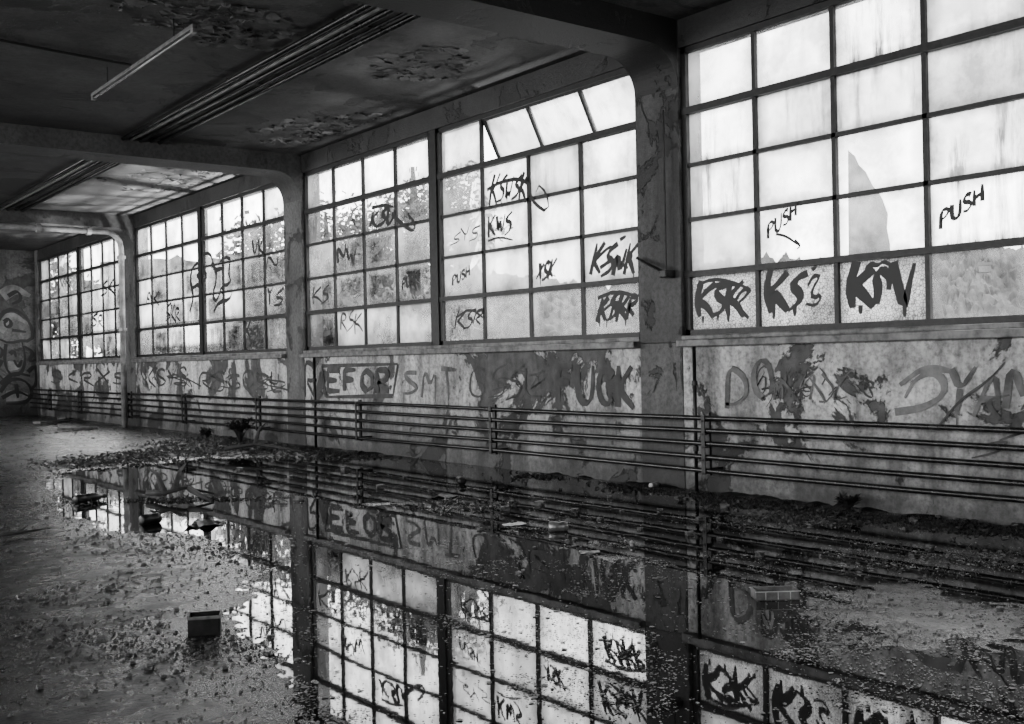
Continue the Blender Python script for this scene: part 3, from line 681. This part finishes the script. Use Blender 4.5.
def scrap(px, py, s_, label, mt_='white'):
    p = fl(px, py); bm = bmesh.new(); bmesh.ops.create_grid(bm, x_segments=6, y_segments=5, size=.5)
    for v_ in bm.verts:
        v_.co.z = .16*noise.noise(v_.co*3+Vector((px, 0, 0)))+.1; v_.co.x *= 1+.2*noise.noise(v_.co*2+Vector((0, px, 0)))
    me = bpy.data.meshes.new('paper_scrap'); bm.to_mesh(me); bm.free(); me.materials.append(M[mt_]); o = bpy.data.objects.new('paper_scrap', me); C.objects.link(o)
    o.location = (p.x, p.y, hz(p.x, p.y)+.0); o.scale = (s_, s_*.7, s_*.6); o.rotation_euler = (0, 0, px); tag(o, label, 'scrap')
scrap(515, 525, .16, 'crumpled pale scrap left of the can in the middle of the puddle'); scrap(590, 553, .12, 'small pale scrap floating below the can in the puddle', 'tin')
scrap(445, 497, .2, 'grey crumpled sheet near the pipes left of centre', 'stone'); scrap(205, 525, .3, 'dark sodden rag at the edge of the puddle below the twig', 'dark')
def branch(name, base_px, segs, r, label, mt_):
    p = fl(*base_px); o = tag(empty(name, (p.x, p.y, hz(p.x, p.y))), label, 'branch')
    for si, sg in enumerate(segs):
        pts = [Vector((*(fl(a, b2)-p)[:2], z_)) for a, b2, z_ in sg]
        q_ = MB(); q_.tube(pts, [r*(1-.7*i/(len(pts)-1)) for i in range(len(pts))], 6); q_.build('stem' if si == 0 else 'twig', mt_, o, smooth=True)
branch('fallen_branch', (150, 503), [[(148, 499, .05), (165, 501, .07), (185, 499, .1), (214, 498, .04)], [(175, 500, .09), (180, 493, .2), (186, 490, .25)], [(165, 501, .07), (158, 494, .18), (150, 490, .2)], [(190, 499, .09), (202, 503, .06), (212, 506, .04)]], .03, 'dark forked branch lying across the far end of the puddle', M['bark'])
branch('fallen_branch', (0, 540), [[(-5, 541, .03), (18, 538, .03), (38, 535, .03), (50, 532, .02)], [(18, 538, .03), (28, 533, .05)]], .015, 'thin stick on the dark floor at the left edge', M['bark'])
branch('fallen_branch', (255, 456), [[(225, 458, .1), (255, 456, .14), (285, 459, .12), (305, 460, .08)], [(255, 456, .14), (260, 452, .3), (266, 451, .36)]], .03, 'dead branch on the debris heap under the second window bay', M['bark'])
for i, (px, py, L, rz, lb) in enumerate([(52, 424, 1.4, .9, 'grey broken plank lying nearest on the floor by the far end wall'), (62, 420, 1.2, 1.3, 'short plank behind the broken plank by the far end wall'), (75, 431, .9, .4, 'dark offcut of board in front of the far pipes')]):
    p = fl(px, py); q = MB(); q.box(-L/2, L/2, -.08, .08, 0, .05); o = q.build('plank', M['wood'] if i else M['stone'], bevel=.006)
    o.location = (p.x, p.y, hz(p.x, p.y)+.01); o.rotation_euler = (0, .04, rz); tag(o, lb, 'plank')
def weed(px, py, h_, n_, label):
    p = fl(px, py); o = tag(empty('weed_plant', (p.x, p.y, hz(p.x, p.y))), label, 'plant')
    st_ = MB(); lf = MB()
    for k in range(n_):
        a = random.uniform(0, 6.28); s_ = random.uniform(.2, .6)*h_
        pts = [Vector((0, 0, 0)), Vector((math.cos(a)*s_*.4, math.sin(a)*s_*.4, h_*.5)), Vector((math.cos(a)*s_, math.sin(a)*s_, h_*random.uniform(.6, 1)))]
        st_.tube(pts, [.008, .006, .003], 5)
        for j in range(14):
            t_ = random.uniform(.3, 1); c_ = pts[1].lerp(pts[2], t_); r_ = Vector((random.uniform(-1, 1), random.uniform(-1, 1), random.uniform(-.3, .6))).normalized()*.08; u_ = r_.cross(Z).normalized()*.02
            lf.quad(c_, c_+r_*.5+u_, c_+r_, c_+r_*.5-u_)
    st_.build('stem', M['bark'], o); lf.build('leaves', M['leaf'], o)
weed(240, 444, .36, 30, 'bushy weed growing from the debris heap against the pipes'); weed(205, 443, .2, 14, 'low weed on the debris heap left of the bushy weed'); weed(848, 512, .10, 12, 'small weed in the grime at the foot of the nearest bay wall')

# ------------------------------------------------------------------ outside
g = MB(); g.quad((9, -200, -6), (900, -200, -6), (900, 900, -6), (9, 900, -6)); tag(g.build('valley_ground', M['meadow']), kind='structure', label='ground outside')
def ridge(name, dist, pts, label, mt_):
    top = []
    for px, py in pts:
        d_ = ray(px, py); d_ = d_/Vector((d_.x, d_.y)).length*dist; top.append(CAM+d_)
    fine = []
    for a, b2 in zip(top, top[1:]):
        for k in range(24): fine.append(a.lerp(b2, k/24))
    q_ = MB(); n_ = len(fine); rowsn = 40
    for j in range(rowsn+1):
        s_ = j/rowsn
        for i_, p_ in enumerate(fine):
            base = CAM+(p_-CAM)*(1-.6*s_); zt = p_.z+noise.fractal(Vector((i_*.3, j*.6, dist)), .8, 2, 5)*dist*.010
            q_.v.append((base.x, base.y, zt*(1-s_)**1.2+(-6)*(1-(1-s_)**1.2)))
    for j in range(rowsn):
        for i_ in range(n_-1): q_.f.append((j*n_+i_, j*n_+i_+1, (j+1)*n_+i_+1, (j+1)*n_+i_))
    tag(q_.build(name, mt_, smooth=False), kind='structure', label=label)
ridge('hills', 420, [(100, 262), (300, 258), (440, 266), (520, 276), (600, 288), (700, 266), (760, 258), (840, 262), (930, 252), (985, 246), (1060, 252), (1200, 262)], 'wooded hillside beyond the valley', M['hill'])
def outpt(px, py, dist):
    d_ = ray(px, py); d_ = d_/Vector((d_.x, d_.y)).length*dist; return CAM+d_
o = tag(empty('neighbour_building', outpt(868, 300, 60)), 'grey steep tapering roof seen through the nearest bay', 'building')
edge_ = [(846, 268), (892, 268), (890, 244), (887, 228), (888, 214), (883, 200), (879, 193), (873, 186), (866, 172), (859, 165), (855, 156), (848, 150)]
q = MB(); A = [outpt(*q_, 60) for q_ in edge_]; off = (A[0]-CAM)*.04; off.z = 0
pts = [a_-o.location for a_ in A]; n_ = len(pts)
q.v = [tuple(a_) for a_ in pts]+[tuple(a_+off) for a_ in pts]; q.f = [tuple(range(n_)), tuple(range(2*n_-1, n_-1, -1))]+[(k, k+n_, (k+1) % n_+n_, (k+1) % n_) for k in range(n_)]
q.v = [(a_[0], a_[1], a_[2] if i_ % n_ > 1 else -6-o.location.z) for i_, a_ in enumerate(q.v)]
q.build('wall', M['facade'], o)
c_ = outpt(985, 268, 165); o = tag(empty('distant_house', tuple(c_), .5), 'small grey house on the hillside seen through the clear bottom pane', 'house'); w_ = 1.6
q = MB(); q.box(-w_/3, w_/3, -w_/2, w_/2, -.6, .3); q.build('wall', M['wood'], o)
q = MB(); q.add([(-w_/2.6, -w_/1.9, .3), (w_/2.6, -w_/1.9, .3), (w_/2.6, w_/1.9, .3), (-w_/2.6, w_/1.9, .3), (0, -w_/1.9, .8), (0, w_/1.9, .8)], [(0, 1, 4), (2, 3, 5), (1, 2, 5, 4), (3, 0, 4, 5)]); q.build('roof', M['dark'], o)
def tree(px, pytop, pybot, dist, rad, nl, ls, label):
    top = outpt(px, pytop, dist); bot = outpt(px, pybot, dist)
    o = tag(empty('tree', (top.x, top.y, -6)), label, 'tree', 'trees outside the windows')
    hc = (top.z-bot.z)/2; cz = (top.z+bot.z)/2+6
    t_ = MB(); t_.tube([(0, 0, 0), (.1, .1, cz), (0, 0, cz+hc*.7)], [.22, .14, .04], 8)
    cl_ = []
    for k in range(22):
        v_ = Vector((random.gauss(0, 1), random.gauss(0, 1), random.gauss(0, 1))).normalized()*random.uniform(.3, .95)
        c_ = Vector((v_.x*rad, v_.y*rad, cz+v_.z*hc)); cl_.append(c_); t_.tube([(0, 0, max(1, cz-hc*.5)), c_*.5+Vector((0, 0, cz*.5)), c_], [.07, .05, .015], 5)
    t_.build('trunk', M['bark'], o)
    lf = MB()
    for k in range(nl):
        c_ = random.choice(cl_)+Vector((random.gauss(0, 1)*rad*.2, random.gauss(0, 1)*rad*.2, random.gauss(0, 1)*hc*.12))
        a = Vector((random.uniform(-1, 1), random.uniform(-1, 1), random.uniform(-1, 1))).normalized()*ls*random.uniform(.6, 1.3); b2 = a.orthogonal().normalized()*ls*.4
        lf.quad(c_, c_+a*.5+b2, c_+a, c_+a*.5-b2)
    lf.build('foliage', M['leaf'], o)
for a in [(60, 262, 360, 56, 2.0, 2000, .35, 'pale leafy tree seen through the farthest bay'), (112, 272, 360, 50, 1.6, 1800, .35, 'tree seen through the right half of the farthest bay'),
          (165, 262, 360, 42, 1.7, 2300, .28, 'tree seen through the left half of the second bay'), (215, 295, 365, 38, 1.4, 1800, .28, 'low tree seen through the middle of the second bay'),
          (262, 225, 360, 33, 1.6, 2700, .26, 'tall tree seen through the right half of the second bay'), (325, 190, 345, 28, 1.3, 2400, .18, 'thin tree seen through the left column of the third bay'),
          (365, 190, 345, 25, 1.2, 2800, .16, 'slender tree behind the left half of the third bay'), (412, 138, 330, 21, 1.0, 2600, .14, 'tall thin tree behind the top left panes of the third bay'),
          (460, 165, 320, 27, .9, 1100, .18, 'sparse tree just right of the middle post of the third bay')]:
    tree(*a)
def bush(px, pytop, dist, rad, label):
    p_ = outpt(px, pytop, dist); z0 = -6; o = tag(empty('bush', (p_.x, p_.y, z0)), label, 'bush', 'bushes below the windows outside')
    lf = MB(); hh = p_.z-z0
    for k in range(2600):
        c_ = Vector((random.gauss(0, .5)*rad, random.gauss(0, .5)*rad, hh*(1-abs(random.gauss(0, .06)))))
        a = Vector((random.uniform(-1, 1), random.uniform(-1, 1), random.uniform(-1, 1))).normalized()*.15*random.uniform(.6, 1.3); b2 = a.orthogonal().normalized()*.065
        lf.quad(c_, c_+a*.5+b2, c_+a, c_+a*.5-b2)
    lf.build('foliage', M['leaf'], o)
    t_ = MB(); [t_.tube([(0, 0, 0), (random.uniform(-1, 1)*rad*.5, random.uniform(-1, 1)*rad*.5, hh*.95)], [.06, .01], 5) for _ in range(8)]; t_.build('stems', M['bark'], o)
for a in [(322, 306, 20, .6, 'bush top behind the bottom left pane of the third bay'), (352, 303, 17.5, .6, 'bush top behind the second bottom pane of the third bay'), (415, 300, 16, .6, 'bush top left of the middle post of the third bay'),
          (385, 308, 22, .5, 'bush top behind the third bottom pane of the third bay'), (235, 310, 28, .8, 'bush top behind the middle of the second bay'), (275, 310, 24, .7, 'bush top behind the right end of the second bay'), (160, 320, 33, .9, 'bush top behind the left end of the second bay')]:
    bush(*a)

# ------------------------------------------------------------------ light
wd = bpy.data.worlds.new('sky'); S.world = wd; wd.use_nodes = True; nt = wd.node_tree; bg = nt.nodes['Background']
tcn = N(nt, 'ShaderNodeTexCoord'); nz = N(nt, 'ShaderNodeTexNoise'); nz.inputs['Scale'].default_value = 2.6; nz.inputs['Detail'].default_value = 6
nt.links.new(tcn.outputs['Generated'], nz.inputs['Vector']); nt.links.new(ramp(nt, nz.outputs['Fac'], [(.35, .4), (.62, 1)]), bg.inputs[0]); bg.inputs[1].default_value = 18.0
def portal(x, y, z, sy, sz, rot):
    l = bpy.data.lights.new('portal', 'AREA'); l.shape = 'RECTANGLE'; l.size = sz; l.size_y = sy; l.cycles.is_portal = True
    o = bpy.data.objects.new('portal', l); C.objects.link(o); o.location = (x, y, z); o.rotation_euler = (0, rot, 0)
for (a, b_), (z0, z1) in zip(bays, opn):
    portal(7.3, (a+b_)/2, 2.63, b_-a, 2.6, math.pi/2)
    portal(XL-.3, (a+b_)/2, (z0+z1)/2, b_-a, z1-z0, -math.pi/2)
# unseen spots added low outside for glare on the ceiling behind the windows
for y, e_ in ((18.5, 24000), (22.8, 12000), (11.0, 2000)):
    l = bpy.data.lights.new('ceiling_glare_spot', 'SPOT'); l.energy = e_; l.spot_size = math.radians(70); l.spot_blend = .9; l.shadow_soft_size = .25
    o = bpy.data.objects.new('ceiling_glare_spot', l); C.objects.link(o); o.location = (9.0, y, -1.2)
    d_ = Vector((6.2, y, 4.1))-o.location; o.rotation_euler = d_.to_track_quat('-Z', 'Y').to_euler()
